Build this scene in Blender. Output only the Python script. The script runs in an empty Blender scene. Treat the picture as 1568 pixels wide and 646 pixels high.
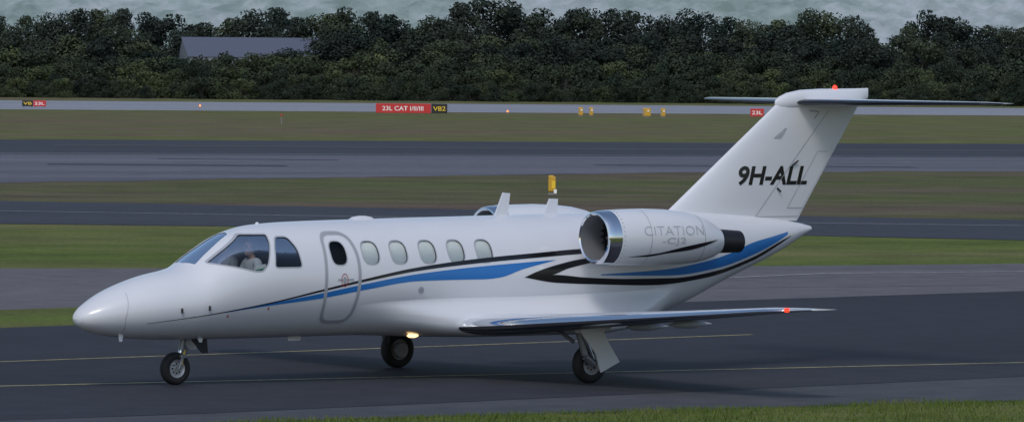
import bpy, bmesh, math, random
import numpy as np
from mathutils import Vector, Matrix
random.seed(7); np.random.seed(7)
S=bpy.context.scene
COL=S.collection

# ------------------------------------------------------------------ helpers
def link(ob,parent=None):
    COL.objects.link(ob)
    if parent is not None: ob.parent=parent
    return ob
def empty(name,loc=(0,0,0)):
    e=bpy.data.objects.new(name,None); e.location=loc; e.empty_display_size=.2
    return link(e)
def obj(name,verts,faces,mats,parent=None,smooth=False,mi=None):
    me=bpy.data.meshes.new(name); me.from_pydata([tuple(map(float,v)) for v in verts],[],faces)
    if not isinstance(mats,(list,tuple)): mats=[mats]
    for m in mats: me.materials.append(m)
    if mi is not None: me.polygons.foreach_set('material_index',mi)
    if smooth: me.polygons.foreach_set('use_smooth',[True]*len(me.polygons))
    me.update()
    return link(bpy.data.objects.new(name,me),parent)
def fixn(ob):
    bm=bmesh.new(); bm.from_mesh(ob.data); bmesh.ops.recalc_face_normals(bm,faces=bm.faces); bm.to_mesh(ob.data); bm.free(); return ob
def pchip(pts):
    x=np.array([p[0] for p in pts],float); y=np.array([p[1] for p in pts],float)
    h=np.diff(x); d=np.diff(y)/h; m=np.zeros(len(x)); m[0]=d[0]; m[-1]=d[-1]
    for i in range(1,len(x)-1):
        if d[i-1]*d[i]>0:
            w1=2*h[i]+h[i-1]; w2=h[i]+2*h[i-1]; m[i]=(w1+w2)/(w1/d[i-1]+w2/d[i])
    xl=x.tolist();yl=y.tolist();ml=m.tolist();hl=h.tolist()
    import bisect
    def f(t):
        if t<=xl[0]: return yl[0]
        if t>=xl[-1]: return yl[-1]
        i=bisect.bisect_right(xl,t)-1
        s=(t-xl[i])/hl[i]; s2=s*s; s3=s2*s
        return (2*s3-3*s2+1)*yl[i]+(s3-2*s2+s)*hl[i]*ml[i]+(-2*s3+3*s2)*yl[i+1]+(s3-s2)*hl[i]*ml[i+1]
    return f
def loft(name,rings,mats,parent=None,cap=True,smooth=True,mi=None,closed=True,sharp=40):
    n=len(rings[0]); v=[p for r in rings for p in r]; f=[]
    for i in range(len(rings)-1):
        for j in range(n if closed else n-1):
            k=(j+1)%n; f.append((i*n+j,i*n+k,(i+1)*n+k,(i+1)*n+j))
    if cap:
        f.append(tuple(range(n))[::-1]); f.append(tuple((len(rings)-1)*n+j for j in range(n)))
    ob=obj(name,v,f,mats,parent,smooth,None)
    if mi is not None:
        for p in ob.data.polygons: p.material_index=mi(p)
    fixn(ob)
    ob.data.set_sharp_from_angle(angle=math.radians(sharp))
    return ob
def revolve(name,prof,c,axis,mats,parent=None,n=40,mi=None,cap=False):
    rings=[]
    for a,r,*cz in prof:
        dz=cz[0] if cz else 0
        ring=[]
        for j in range(n):
            t=2*math.pi*j/n
            if axis=='X': ring.append((c[0]+a,c[1]+r*math.cos(t),c[2]+dz+r*math.sin(t)))
            elif axis=='Y': ring.append((c[0]+r*math.cos(t),c[1]+a,c[2]+r*math.sin(t)))
            else: ring.append((c[0]+r*math.cos(t),c[1]+r*math.sin(t),c[2]+a))
        rings.append(ring)
    return loft(name,rings,mats,parent,cap=cap,mi=mi)
def tube(name,p0,p1,r0,r1,mat,parent=None,n=14):
    p0=Vector(p0);p1=Vector(p1);d=(p1-p0).normalized()
    a=d.orthogonal().normalized(); b=d.cross(a)
    rings=[[p+a*(r*math.cos(2*math.pi*j/n))+b*(r*math.sin(2*math.pi*j/n)) for j in range(n)] for p,r in ((p0,r0),(p1,r1))]
    return loft(name,rings,mat,parent)
def box(name,c,s,mat,parent=None,bev=.0,rotz=0,roty=0):
    bm=bmesh.new(); bmesh.ops.create_cube(bm,size=1)
    bmesh.ops.scale(bm,vec=s,verts=bm.verts)
    if bev>0: bmesh.ops.bevel(bm,geom=bm.edges[:],offset=bev,segments=2,affect='EDGES',profile=.5)
    M=Matrix.Translation(c)@Matrix.Rotation(rotz,4,'Z')@Matrix.Rotation(roty,4,'Y')
    bmesh.ops.transform(bm,matrix=M,verts=bm.verts)
    me=bpy.data.meshes.new(name); bm.to_mesh(me); bm.free(); me.materials.append(mat)
    return link(bpy.data.objects.new(name,me),parent)
def plate(name,poly,y0,y1,mat,parent=None):
    n=len(poly); v=[(x,y0,z) for x,z in poly]+[(x,y1,z) for x,z in poly]
    f=[tuple(range(n)),tuple(range(n,2*n))[::-1]]+[(i,(i+1)%n,n+(i+1)%n,n+i) for i in range(n)]
    return fixn(obj(name,v,f,mat,parent))

# ------------------------------------------------------------------ materials
def mat(name,col,rough=.5,metal=0,coat=0,spec=.5,emit=None,es=0):
    m=bpy.data.materials.new(name); m.use_nodes=True
    b=m.node_tree.nodes['Principled BSDF']
    b.inputs['Base Color'].default_value=(*col,1); b.inputs['Roughness'].default_value=rough
    b.inputs['Metallic'].default_value=metal; b.inputs['Coat Weight'].default_value=coat
    b.inputs['Coat Roughness'].default_value=.05
    b.inputs['Specular IOR Level'].default_value=spec
    if emit: b.inputs['Emission Color'].default_value=(*emit,1); b.inputs['Emission Strength'].default_value=es
    return m
def ramp(m,stops,src):
    r=m.node_tree.nodes.new('ShaderNodeValToRGB')
    while len(r.color_ramp.elements)<len(stops): r.color_ramp.elements.new(.5)
    for e,(p,c) in zip(r.color_ramp.elements,stops): e.position=p; e.color=(*c,1) if len(c)==3 else c
    m.node_tree.links.new(src,r.inputs[0]); return r
def noise(m,scale,detail=4,rough=.55,stretch=None):
    n=m.node_tree.nodes.new('ShaderNodeTexNoise'); n.inputs['Scale'].default_value=scale; n.inputs['Detail'].default_value=detail; n.inputs['Roughness'].default_value=rough
    g=m.node_tree.nodes.new('ShaderNodeNewGeometry'); src=g.outputs['Position']
    if stretch:
        mp=m.node_tree.nodes.new('ShaderNodeMapping'); mp.vector_type='TEXTURE'; mp.inputs['Scale'].default_value=tuple(1/q for q in stretch[0]); mp.inputs['Rotation'].default_value=(0,0,-stretch[1])
        m.node_tree.links.new(src,mp.inputs[0]); src=mp.outputs[0]
    m.node_tree.links.new(src,n.inputs['Vector']); return n
def mix(m,a,b,fac,mode='MIX'):
    x=m.node_tree.nodes.new('ShaderNodeMix'); x.data_type='RGBA'; x.blend_type=mode
    L=m.node_tree.links
    if isinstance(fac,(int,float)): x.inputs[0].default_value=fac
    else: L.new(fac,x.inputs[0])
    for v,i in ((a,6),(b,7)):
        if isinstance(v,tuple): x.inputs[i].default_value=(*v,1)
        else: L.new(v,x.inputs[i])
    return x.outputs[2]
def bump(m,src,strength,dist):
    b=m.node_tree.nodes.new('ShaderNodeBump'); b.inputs['Strength'].default_value=strength; b.inputs['Distance'].default_value=dist
    m.node_tree.links.new(src,b.inputs['Height']); m.node_tree.links.new(b.outputs[0],m.node_tree.nodes['Principled BSDF'].inputs['Normal'])
def setcol(m,src): m.node_tree.links.new(src,m.node_tree.nodes['Principled BSDF'].inputs['Base Color'])

def paint(name,col):
    m=mat(name,col,.32,coat=.45)
    n=noise(m,.8,3,stretch=((.5,1,1.6),0)); r=ramp(m,[(.35,tuple(c*.95 for c in col)),(.65,col)],n.outputs[0])
    setcol(m,r.outputs[0])
    return m
M_white=paint('white_paint',(.73,.745,.785))
M_black=mat('black_paint',(.006,.006,.008),.3,coat=.3)
M_blue=mat('blue_paint',(.02,.17,.50),.3,coat=.3)
M_greyl=mat('grey_seal',(.40,.42,.46),.5)
M_line=mat('panel_gap',(.36,.37,.40),.6)
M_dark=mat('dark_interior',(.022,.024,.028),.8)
M_chrome=mat('polished_metal',(.78,.80,.83),.10,1)
M_alu=mat('brushed_aluminium',(.55,.57,.6),.3,.9)
M_exh=mat('exhaust_metal',(.035,.035,.04),.45,.6)
M_fan=mat('fan_metal',(.05,.05,.06),.4,.8)
M_rubber=mat('tyre_rubber',(.012,.012,.013),.75)
M_hub=mat('wheel_hub',(.45,.46,.47),.4,.5)
M_gear=mat('gear_metal',(.22,.23,.25),.4,.4)
M_yel=mat('yellow_hose',(.6,.45,.03),.5)
M_blind=mat('cabin_blind',(.82,.84,.81),.7)
M_red=mat('red_lamp',(.6,.02,.01),.3,emit=(1,.05,.02),es=1.6)
M_warm=mat('landing_lamp',(.9,.7,.4),.3,emit=(1,.66,.28),es=2.4)
M_redm=mat('red_mark',(.45,.03,.02),.5)
M_card=mat('card',(.75,.78,.75),.6); M_cardg=mat('card_green',(.05,.3,.15),.6)
def glass(name,tint,rough=.02,fmul=1.0,base=.06):
    m=bpy.data.materials.new(name); m.use_nodes=True; nt=m.node_tree; nt.nodes.clear()
    o=nt.nodes.new('ShaderNodeOutputMaterial'); t=nt.nodes.new('ShaderNodeBsdfTransparent'); t.inputs[0].default_value=(*tint,1)
    g=nt.nodes.new('ShaderNodeBsdfGlossy'); g.inputs['Roughness'].default_value=rough; g.inputs[0].default_value=(.9,.95,1,1)
    f=nt.nodes.new('ShaderNodeFresnel'); f.inputs[0].default_value=1.5
    mm=nt.nodes.new('ShaderNodeMath'); mm.operation='MULTIPLY_ADD'; mm.inputs[1].default_value=fmul; mm.inputs[2].default_value=base; mm.use_clamp=True
    x=nt.nodes.new('ShaderNodeMixShader'); nt.links.new(f.outputs[0],mm.inputs[0]); nt.links.new(mm.outputs[0],x.inputs[0])
    nt.links.new(t.outputs[0],x.inputs[1]); nt.links.new(g.outputs[0],x.inputs[2]); nt.links.new(x.outputs[0],o.inputs[0]); return m
M_glass=glass('cockpit_glass',(.60,.64,.66),fmul=.65,base=-.01)
M_glassf=glass('windscreen_glass',(.6,.65,.68),fmul=1.3,base=.30)
M_glassc=glass('cabin_glass',(.98,.99,.98),fmul=.9,base=.0)

# ------------------------------------------------------------------ fuselage form
Tf=pchip([(0,.985),(.02,1.05),(.08,1.12),(.22,1.22),(.55,1.39),(1.10,1.57),(1.71,1.705),(2.04,1.91),(2.55,2.185),(2.95,2.28),(3.52,2.32),(4.91,2.35),(7.04,2.38),(9.11,2.41),(10.66,2.42),(12.2,2.34),(13.24,2.21),(13.42,2.17)])
Bf=pchip([(0,.975),(.02,.92),(.08,.865),(.17,.82),(.5,.735),(1.16,.67),(2.39,.65),(4.92,.66),(7.3,.65),(9.6,.72),(10.38,.87),(10.88,1.03),(11.64,1.34),(12.73,1.76),(13.24,2.0),(13.42,2.09)])
Wf=pchip([(0,.01),(.02,.09),(.08,.17),(.2,.26),(.5,.40),(1,.55),(1.6,.66),(2.2,.74),(3,.8),(4,.81),(8.8,.81),(10,.72),(11,.56),(12,.38),(13,.18),(13.42,.07)])
def sec(X): t=Tf(X);b=Bf(X); return (t+b)/2,max((t-b)/2,.004),max(Wf(X),.004)
def F(X,Y,Z):
    c,h,w=sec(X); return (Y/w)**2+((Z-c)/h)**2-1
def nrm(X,Y,Z):
    e=.01; X=min(max(X,.02),13.4)
    c,h,w=sec(X); g=Vector(((F(X+e,Y,Z)-F(X-e,Y,Z))/(2*e),2*Y/w**2,2*(Z-c)/h**2))
    return g.normalized()
def side(X,Z,off,sgn=-1):
    c,h,w=sec(X); a=max(1-((Z-c)/h)**2,.004); y=sgn*w*math.sqrt(a)
    n=nrm(X,y,Z); return Vector((X,y,Z))+n*off
def ring(X,k=1.0,n=112):
    c,h,w=sec(X); return [(X,k*w*math.cos(2*math.pi*j/n),c+k*h*math.sin(2*math.pi*j/n)) for j in range(n)]
jet=empty('business_jet')
xs=[0,.004,.012,.025,.045,.07,.1,.14,.19,.25,.32]+list(np.arange(.4,13.4,.09))+[13.42]
body=loft('fuselage',[ring(x) for x in xs],[M_white,M_dark],jet)
def sup(cx,cz,a,b,e=3.0,n=28,shx=0.0):
    o=[]
    for j in range(n):
        t=2*math.pi*j/n; c=math.cos(t); s=math.sin(t)
        x=a*math.copysign(abs(c)**(2/e),c); z=b*math.copysign(abs(s)**(2/e),s); o.append((cx+x+shx*z,cz+z))
    return o
def roundpoly(P,r=.04,k=4):
    o=[];n=len(P)
    for i in range(n):
        a=Vector(P[i-1]);b=Vector(P[i]);c=Vector(P[(i+1)%n])
        u=(a-b);v=(c-b); ru=min(r,u.length*.45);rv=min(r,v.length*.45)
        p=b+u.normalized()*ru;q=b+v.normalized()*rv
        for t in range(k+1):
            s=t/k; o.append(tuple(p*(1-s)**2+b*2*s*(1-s)+q*s*s))
    return o
wins=[(x,1.885) for x in (4.60,5.10,5.62,6.13,6.64)]
P_wind=roundpoly([(1.95,1.765),(2.59,2.165),(2.97,2.165),(2.935,2.04),(2.80,1.74),(2.70,1.645),(2.60,1.635),(2.31,1.70)],.04)
P_side=roundpoly([(3.07,2.13),(3.27,2.13),(3.35,1.96),(3.37,1.69),(2.90,1.69),(2.98,1.98)],.06)
P_front=roundpoly([(1.85,-.27),(1.80,0),(1.85,.27),(2.50,.13),(2.54,0),(2.50,-.13)],.03)
P_door=sup(4.035,1.885,.135,.17,2.8)
def prism(bm,poly,a,b,ax='Y'):
    A=[bm.verts.new((x,a,z) if ax=='Y' else (x,z,a)) for x,z in poly]; B=[bm.verts.new((x,b,z) if ax=='Y' else (x,z,b)) for x,z in poly]
    n=len(poly); fs=[bm.faces.new(A),bm.faces.new(B[::-1])]
    for i in range(n): fs.append(bm.faces.new((A[i],B[i],B[(i+1)%n],A[(i+1)%n])))
def boolcut(target,cutter):
    md=target.modifiers.new('b','BOOLEAN'); md.operation='DIFFERENCE'; md.solver='EXACT'; md.object=cutter
    dg=bpy.context.evaluated_depsgraph_get(); me=bpy.data.meshes.new_from_object(target.evaluated_get(dg))
    target.modifiers.clear(); target.data=me; bpy.data.objects.remove(cutter)
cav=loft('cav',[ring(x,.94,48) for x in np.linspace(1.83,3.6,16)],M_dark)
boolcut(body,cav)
bm=bmesh.new()
for s in (-1,1):
    for cx,cz in wins: prism(bm,sup(cx,cz,.145,.165,2.8),s*1.2,s*.60)
    prism(bm,P_door,s*1.2,s*.56)
    prism(bm,P_wind,s*1.2,s*.14); prism(bm,P_side,s*1.2,s*.3)
prism(bm,P_front,3.0,1.55,'Z')
bmesh.ops.recalc_face_normals(bm,faces=bm.faces)
me=bpy.data.meshes.new('cut'); bm.to_mesh(me); bm.free()
boolcut(body,link(bpy.data.objects.new('cut',me)))
me=body.data
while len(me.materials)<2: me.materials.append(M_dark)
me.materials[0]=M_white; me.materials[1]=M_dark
nl=[(0,0,0)]*len(me.loops)
for p in me.polygons:
    c=p.center; f=F(c.x,c.y,c.z) if c.x>.05 else 0
    ins=f<-.03
    p.material_index=1 if ins else 0; p.use_smooth=not ins
    if not ins:
        for li in p.loop_indices:
            v=me.vertices[me.loops[li].vertex_index].co
            nn=nrm(v.x,v.y,v.z) if 0.03<v.x<13.38 else None
            if nn is not None and nn.dot(p.normal)>.75: nl[li]=tuple(nn)
            else: nl[li]=tuple(p.normal)
    else:
        for li in p.loop_indices: nl[li]=tuple(p.normal)
me.normals_split_custom_set(nl)

def gridfill(name,poly,mapf,m,parent,cell=.06):
    bm=bmesh.new(); vs=[bm.verts.new((x,0,z)) for x,z in poly]; f=bm.faces.new(vs)
    bmesh.ops.triangulate(bm,faces=[f])
    X=[p[0] for p in poly];Z=[p[1] for p in poly]
    for lo,hi,no,i in ((min(X),max(X),(1,0,0),0),(min(Z),max(Z),(0,0,1),2)):
        t=lo+cell
        while t<hi:
            co=[0,0,0]; co[i]=t
            bmesh.ops.bisect_plane(bm,geom=bm.verts[:]+bm.edges[:]+bm.faces[:],plane_co=co,plane_no=no); t+=cell
    for v in bm.verts: v.co=mapf(v.co.x,v.co.z)
    me=bpy.data.meshes.new(name); bm.to_mesh(me); bm.free(); me.materials.append(m)
    me.polygons.foreach_set('use_smooth',[True]*len(me.polygons))
    return link(bpy.data.objects.new(name,me),parent)
def band(name,x0,x1,tp,bt,off,m,parent=jet,nx=90,nz=5,sides=(-1,1)):
    t=pchip(tp);b=pchip(bt)
    for s in sides:
        v=[];f=[]
        for i in range(nx+1):
            x=x0+(x1-x0)*i/nx
            for j in range(nz+1):
                z=b(x)+(t(x)-b(x))*j/nz; v.append(side(x,z,off,s))
        for i in range(nx):
            for j in range(nz):
                a=i*(nz+1)+j; f.append((a,a+1,a+nz+2,a+nz+1))
        obj(name,v,f,m,parent,True)
def strip(name,poly,w,mapf,m,parent=jet,closed=True,seg=.05):
    P=[Vector((x,z)) for x,z in poly]; n=len(P); pts=[]
    for i in range(n if closed else n-1):
        a=P[i];b=P[(i+1)%n];k=max(1,int((b-a).length/seg))
        for t in range(k): pts.append(a+(b-a)*t/k)
    if not closed: pts.append(P[-1])
    n=len(pts);v=[];f=[]
    for i,p in enumerate(pts):
        a=pts[i-1] if (closed or i>0) else p; b=pts[(i+1)%n] if (closed or i<n-1) else p
        d=(b-a).normalized(); q=Vector((-d.y,d.x))*w/2
        v+= [mapf(*(p+q)),mapf(*(p-q))]
    for i in range(n if closed else n-1):
        k=(i+1)%n; f.append((2*i,2*i+1,2*k+1,2*k))
    return obj(name,v,f,m,parent,True)
# stripes
c1=[(.91,.92),(1.95,1.05),(2.90,1.20),(3.67,1.35),(4.35,1.475),(5.40,1.64),(6.60,1.75),(7.57,1.81),(8.47,1.86),(9.2,1.88)]
w1=pchip([(.91,.006),(2.9,.02),(4.35,.036),(5.4,.052),(6.6,.066),(8.4,.07),(9.2,.05)])
band('cheatline_black',.91,9.2,[(x,z+w1(x)/2) for x,z in c1],[(x,z-w1(x)/2) for x,z in c1],.004,M_black,nz=2,nx=140)
band('cheatline_blue',2.11,7.91,[(2.11,1.07),(2.8,1.175),(3.67,1.31),(4.46,1.44),(5.4,1.57),(6.58,1.665),(7.91,1.74)],[(2.11,1.062),(2.8,1.148),(3.69,1.24),(4.47,1.355),(5.4,1.465),(6.2,1.475),(6.6,1.475),(6.9,1.50),(7.3,1.61),(7.91,1.735)],.003,M_blue)
inn=[(7.33,1.49),(7.84,1.522)]
band('swoosh_upper',7.33,9.4,[(7.33,1.49),(7.55,1.57),(7.9,1.66),(8.44,1.75),(9.4,1.80)],inn+[(8.14,1.61),(8.7,1.705),(9.4,1.775)],.004,M_black)
band('swoosh_lower',7.33,12.9,inn+[(8.51,1.47),(9.28,1.44),(10.23,1.435),(11.26,1.53),(12.0,1.70),(12.73,1.975),(12.9,2.03)],[(7.33,1.49),(7.9,1.405),(8.76,1.365),(9.82,1.335),(10.99,1.42),(12.04,1.65),(12.9,2.02)],.004,M_black)
band('tail_blue',8.75,12.82,[(8.75,1.515),(10.07,1.57),(10.93,1.67),(11.59,1.81),(11.97,1.93),(12.5,2.03),(12.82,2.09)],[(8.75,1.50),(10.22,1.475),(11.26,1.57),(12.0,1.74),(12.5,1.91),(12.82,2.05)],.003,M_blue)
# windows
for s in (-1,1):
    for k,(cx,cz) in enumerate(wins):
        gridfill('cabin_blind',sup(cx,cz,.15,.17,2.8),lambda x,z:side(x,z,-.022,s),M_blind,jet)
        gridfill('cabin_window',sup(cx,cz,.15,.17,2.8),lambda x,z:side(x,z,-.010,s),M_glassc,jet)
        strip('window_frame',sup(cx,cz,.150,.170,2.8),.016,lambda x,z:side(x,z,.003,s),M_greyl)
    gridfill('door_window',P_door,lambda x,z:side(x,z,-.012,s),M_glass,jet)
    strip('window_frame',sup(4.035,1.885,.14,.175,2.8),.018,lambda x,z:side(x,z,.003,s),M_greyl)
    for nm,P,g in (('cockpit_windscreen',P_wind,M_glass),('cockpit_side_window',P_side,M_glass)):
        gridfill(nm,P,lambda x,z:side(x,z,-.01,s),g,jet)
        strip('window_seal',P,.02,lambda x,z:side(x,z,.003,s),M_greyl)
def topm(x,y,off=-.008):
    c,h,w=sec(x); z=c+h*math.sqrt(max(1-(y/w)**2,.01)); return Vector((x,y,z))+nrm(x,y,z)*off
gridfill('front_windscreen',P_front,topm,M_glassf,jet)
# door
D=roundpoly([(3.84,2.17),(4.28,2.17),(4.36,1.90),(4.36,1.50),(4.30,.89),(3.80,.89),(3.76,1.30),(3.78,1.75)],.16,8)
strip('door_outline',D,.055,lambda x,z:side(x,z,.005,-1),M_greyl)
strip('door_gap',D,.012,lambda x,z:side(x,z,.007,-1),M_line)
sm=lambda x,z:side(x,z,.006,-1)
strip('door_handle_ring',sup(4.09,1.50,.055,.09,2),.010,sm,M_redm)
strip('door_placard',[(3.97,1.505),(4.25,1.505)],.03,sm,M_greyl,closed=False)
gridfill('door_handle',sup(4.09,1.50,.03,.05,2),sm,M_line,jet)
for x,z in ((2.82,1.11),(2.16,1.01)): gridfill('marking',sup(x,z,.014,.018,3),sm,M_redm,jet)
gridfill('static_port',sup(5.46,1.335,.05,.05,2),sm,M_greyl,jet); gridfill('static_port_core',sup(5.46,1.335,.025,.025,2),lambda x,z:side(x,z,.009),M_line,jet)
for x,z in ((1.39,1.10),(1.82,1.13)):
    p=side(x,z,0); box('side_probe',p+Vector((0,-.02,0)),(.012,.04,.07),M_black,jet)
strip('panel_line',[(.62,.78),(.58,1.0),(.66,1.35)],.006,sm,M_line,closed=False)
# blended fairing under the wing
fs=pchip([(4.3,0),(4.8,.10),(5.4,.42),(6.1,.86),(6.6,1),(8.7,1),(9.3,.80),(9.9,.35),(10.4,.04),(10.6,0)])
S1=[(.80,1.17),(.85,1.07),(.93,.97),(.985,.88),(.985,.78),(.93,.69),(.78,.635),(.45,.61),(0,.60)]
sl=[0]
for q in range(1,len(S1)): sl.append(sl[-1]+math.dist(S1[q-1],S1[q]))
s1y=pchip([(a/sl[-1],p[0]) for a,p in zip(sl,S1)]); s1z=pchip([(a/sl[-1],p[1]) for a,p in zip(sl,S1)])
rings=[]
for x in np.linspace(4.32,10.58,90):
    k=fs(x); c,h,w=sec(x); half=[]
    for q in range(31):
        u_=q/30; t=math.radians(-20-70*u_); y0=w*.995*math.cos(t); z0=c+h*.995*math.sin(t); e=min(1,u_*7)
        kk=k*e*e*(3-2*e)
        half.append((y0+(s1y(u_)-y0)*kk,z0+(s1z(u_)-z0)*kk))
    rings.append([(x,-y,z) for y,z in half]+[(x,y,z) for y,z in half[::-1][1:]])
loft('wing_fairing',rings,M_white,jet,cap=False,closed=False,sharp=85)

# ------------------------------------------------------------------ airfoils
def airf(n=18,t=.12):
    xs_=[.5*(1-math.cos(math.pi*i/n)) for i in range(n+1)]
    f=lambda x:5*t*(.2969*math.sqrt(x)-.126*x-.3516*x*x+.2843*x**3-.1015*x**4)
    up=[(x,f(x)) for x in xs_]; lo=[(x,-f(x)*.75) for x in xs_[1:-1]][::-1]
    return up+lo, len(up)
def wing(name,secs,parent,mats,le=.08,vert=False,letop=None):
    rings=[];A,nu=airf()
    for xl,xt,y,z,t in secs:
        c=xt-xl
        AA,_=airf(18,t)
        if vert: rings.append([(xl+a*c, b*c*(1 if j<nu else 1/.75), z) for j,(a,b) in enumerate(AA)])
        else: rings.append([(xl+a*c, y, z+b*c) for a,b in AA])
    n=len(A); fr=[a for a,b in A]
    def mi(p):
        k=[v%n for v in p.vertices]
        if len(k)!=4: return 0
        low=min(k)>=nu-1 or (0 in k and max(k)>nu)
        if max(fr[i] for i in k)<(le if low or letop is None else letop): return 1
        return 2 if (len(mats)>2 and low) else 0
    return loft(name,rings,mats,parent,mi=mi)
M_under_shade=mat('wing_underside_shade',(.16,.17,.19),.45)  # white wing's underside: shade and dark asphalt reflection put into the colour
for s in (-1,1):
    nm='port' if s<0 else 'starboard'
    wing('wing_'+nm,[(6.0,9.0,s*.5,.76,.12),(6.05,8.75,s*.92,.79,.135),(6.12,8.45,s*1.6,.83,.14),(6.2,8.25,s*2.6,.905,.135),(6.5,7.85,s*5.2,1.10,.12),(6.72,7.6,s*7.1,1.25,.11),(6.80,7.58,s*7.3,1.262,.10),(6.95,7.66,s*7.46,1.27,.08),(7.25,7.72,s*7.56,1.275,.05)],jet,[M_white,M_chrome,M_under_shade],.17,letop=.09)
    revolve('nav_lamp',[(-.05,.005),(-.03,.03),(.02,.032),(.06,.015)],(6.93,s*7.42,1.275),'X',M_red if s<0 else mat('green_lamp',(.02,.4,.1),.3),jet,12)
    for yy,xx,zz in ((3.0,7.9,.84),(4.2,7.75,.93)):
        revolve('flap_track',[(-.35,.01),(-.2,.05),(.05,.06),(.3,.03),(.42,.005)],(xx,s*yy,zz),'X',M_greyl,jet,12)
    wing('stabiliser_'+nm,[(13.05,14.42,s*.0,4.07,.10),(13.08,14.42,s*.12,4.07,.10),(13.92,14.50,s*3.28,4.095,.09),(14.05,14.52,s*3.42,4.098,.07),(14.3,14.53,s*3.5,4.10,.04)],jet,[M_white,M_black],.12)
# fin
def finle(z): return 10.62+(z-2.41)*(12.80-10.62)/(4.09-2.41)
def finte(z): return 13.20+(z-2.28)*(14.36-13.20)/(3.99-2.28)
fsec=[]
for z in np.linspace(2.25,4.08,10): fsec.append((finle(z),finte(z),0,z,.085))
wing('fin',fsec,jet,[M_white,M_white],.02,vert=True)
def fint(x,z):
    xl=finle(z);c=finte(z)-xl;u=min(max((x-xl)/c,0),1);t=.085
    return c*5*t*(.2969*math.sqrt(u)-.126*u-.3516*u*u+.2843*u**3-.1015*u**4)
finm=lambda x,z:Vector((x,-fint(x,z)-.005,z))
rg=[]
for x,zt,zb,w in ((12.72,4.10,4.00,.01),(12.80,4.16,3.97,.06),(12.95,4.22,3.95,.09),(13.2,4.265,3.96,.11),(13.6,4.285,3.97,.11),(14.1,4.29,3.99,.08),(14.4,4.295,4.02,.04),(14.58,4.30,4.14,.008)):
    n=24; rg.append([(x,w*math.cos(2*math.pi*j/n),(zt+zb)/2+(zt-zb)/2*math.sin(2*math.pi*j/n)) for j in range(n)])
loft('fin_cap',rg,M_white,jet)
revolve('beacon',[(0,.04),(.02,.04),(.05,.025),(.06,.005)],(13.91,0,4.285),'Z',M_red,jet,14)
strip('rudder_gap',[(12.27,2.30),(13.15,3.30),(13.75,3.95)],.010,finm,M_line,closed=False)
strip('rudder_gap',[(12.30,2.32),(13.19,2.32)],.010,finm,M_line,closed=False)
strip('trim_gap',[(12.95,2.45),(13.55,3.32),(13.76,3.32)],.008,finm,M_line,closed=False)
strip('trim_gap',[(12.95,2.45),(13.29,2.45)],.010,finm,M_line,closed=False)
strip('fin_mark',[(13.35,3.95),(13.55,3.93),(13.45,3.82)],.02,finm,M_line,closed=False)
gridfill('fin_vent',[(12.62,3.52),(12.78,3.52),(12.90,3.68),(12.86,3.68)],finm,M_greyl,jet)
for a,b in (((12.72,2.76),(12.78,2.70)),((13.02,3.10),(13.12,3.18))): 
    tube('rudder_actuator',finm(*a),finm(*b)+Vector((0,-.03,0)),.016,.012,M_dark,jet,8)

def text(name,body_,size,x0,z0,wd,mapf,m,shear=0,bold=0,cell=.08):
    c=bpy.data.curves.new(name,'FONT'); c.body=body_; c.size=size; c.shear=shear; c.offset=bold; c.resolution_u=3
    o=bpy.data.objects.new(name,c); COL.objects.link(o)
    me=bpy.data.meshes.new_from_object(o.evaluated_get(bpy.context.evaluated_depsgraph_get())); bpy.data.objects.remove(o)
    bm=bmesh.new(); bm.from_mesh(me)
    X=[v.co.x for v in bm.verts]; Y=[v.co.y for v in bm.verts]; k=wd/(max(X)-min(X)); mx=min(X);my=min(Y)
    kz=size/(max(Y)-my)
    for v in bm.verts: v.co=Vector((x0+(v.co.x-mx)*k,0,z0+(v.co.y-my)*kz))
    X=[v.co.x for v in bm.verts]; t=min(X)+cell
    while t<max(X):
        bmesh.ops.bisect_plane(bm,geom=bm.verts[:]+bm.edges[:]+bm.faces[:],plane_co=(t,0,0),plane_no=(1,0,0)); t+=cell
    zz=z0+cell
    while zz<z0+size:
        bmesh.ops.bisect_plane(bm,geom=bm.verts[:]+bm.edges[:]+bm.faces[:],plane_co=(0,0,zz),plane_no=(0,0,1)); zz+=cell
    for v in bm.verts: v.co=mapf(v.co.x,v.co.z)
    me=bpy.data.meshes.new(name); bm.to_mesh(me); bm.free(); me.materials.append(m); return link(bpy.data.objects.new(name,me),jet)
text('registration','9H-ALL',.30,11.93,2.80,1.42,finm,M_black,shear=.22,bold=.009)

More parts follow.
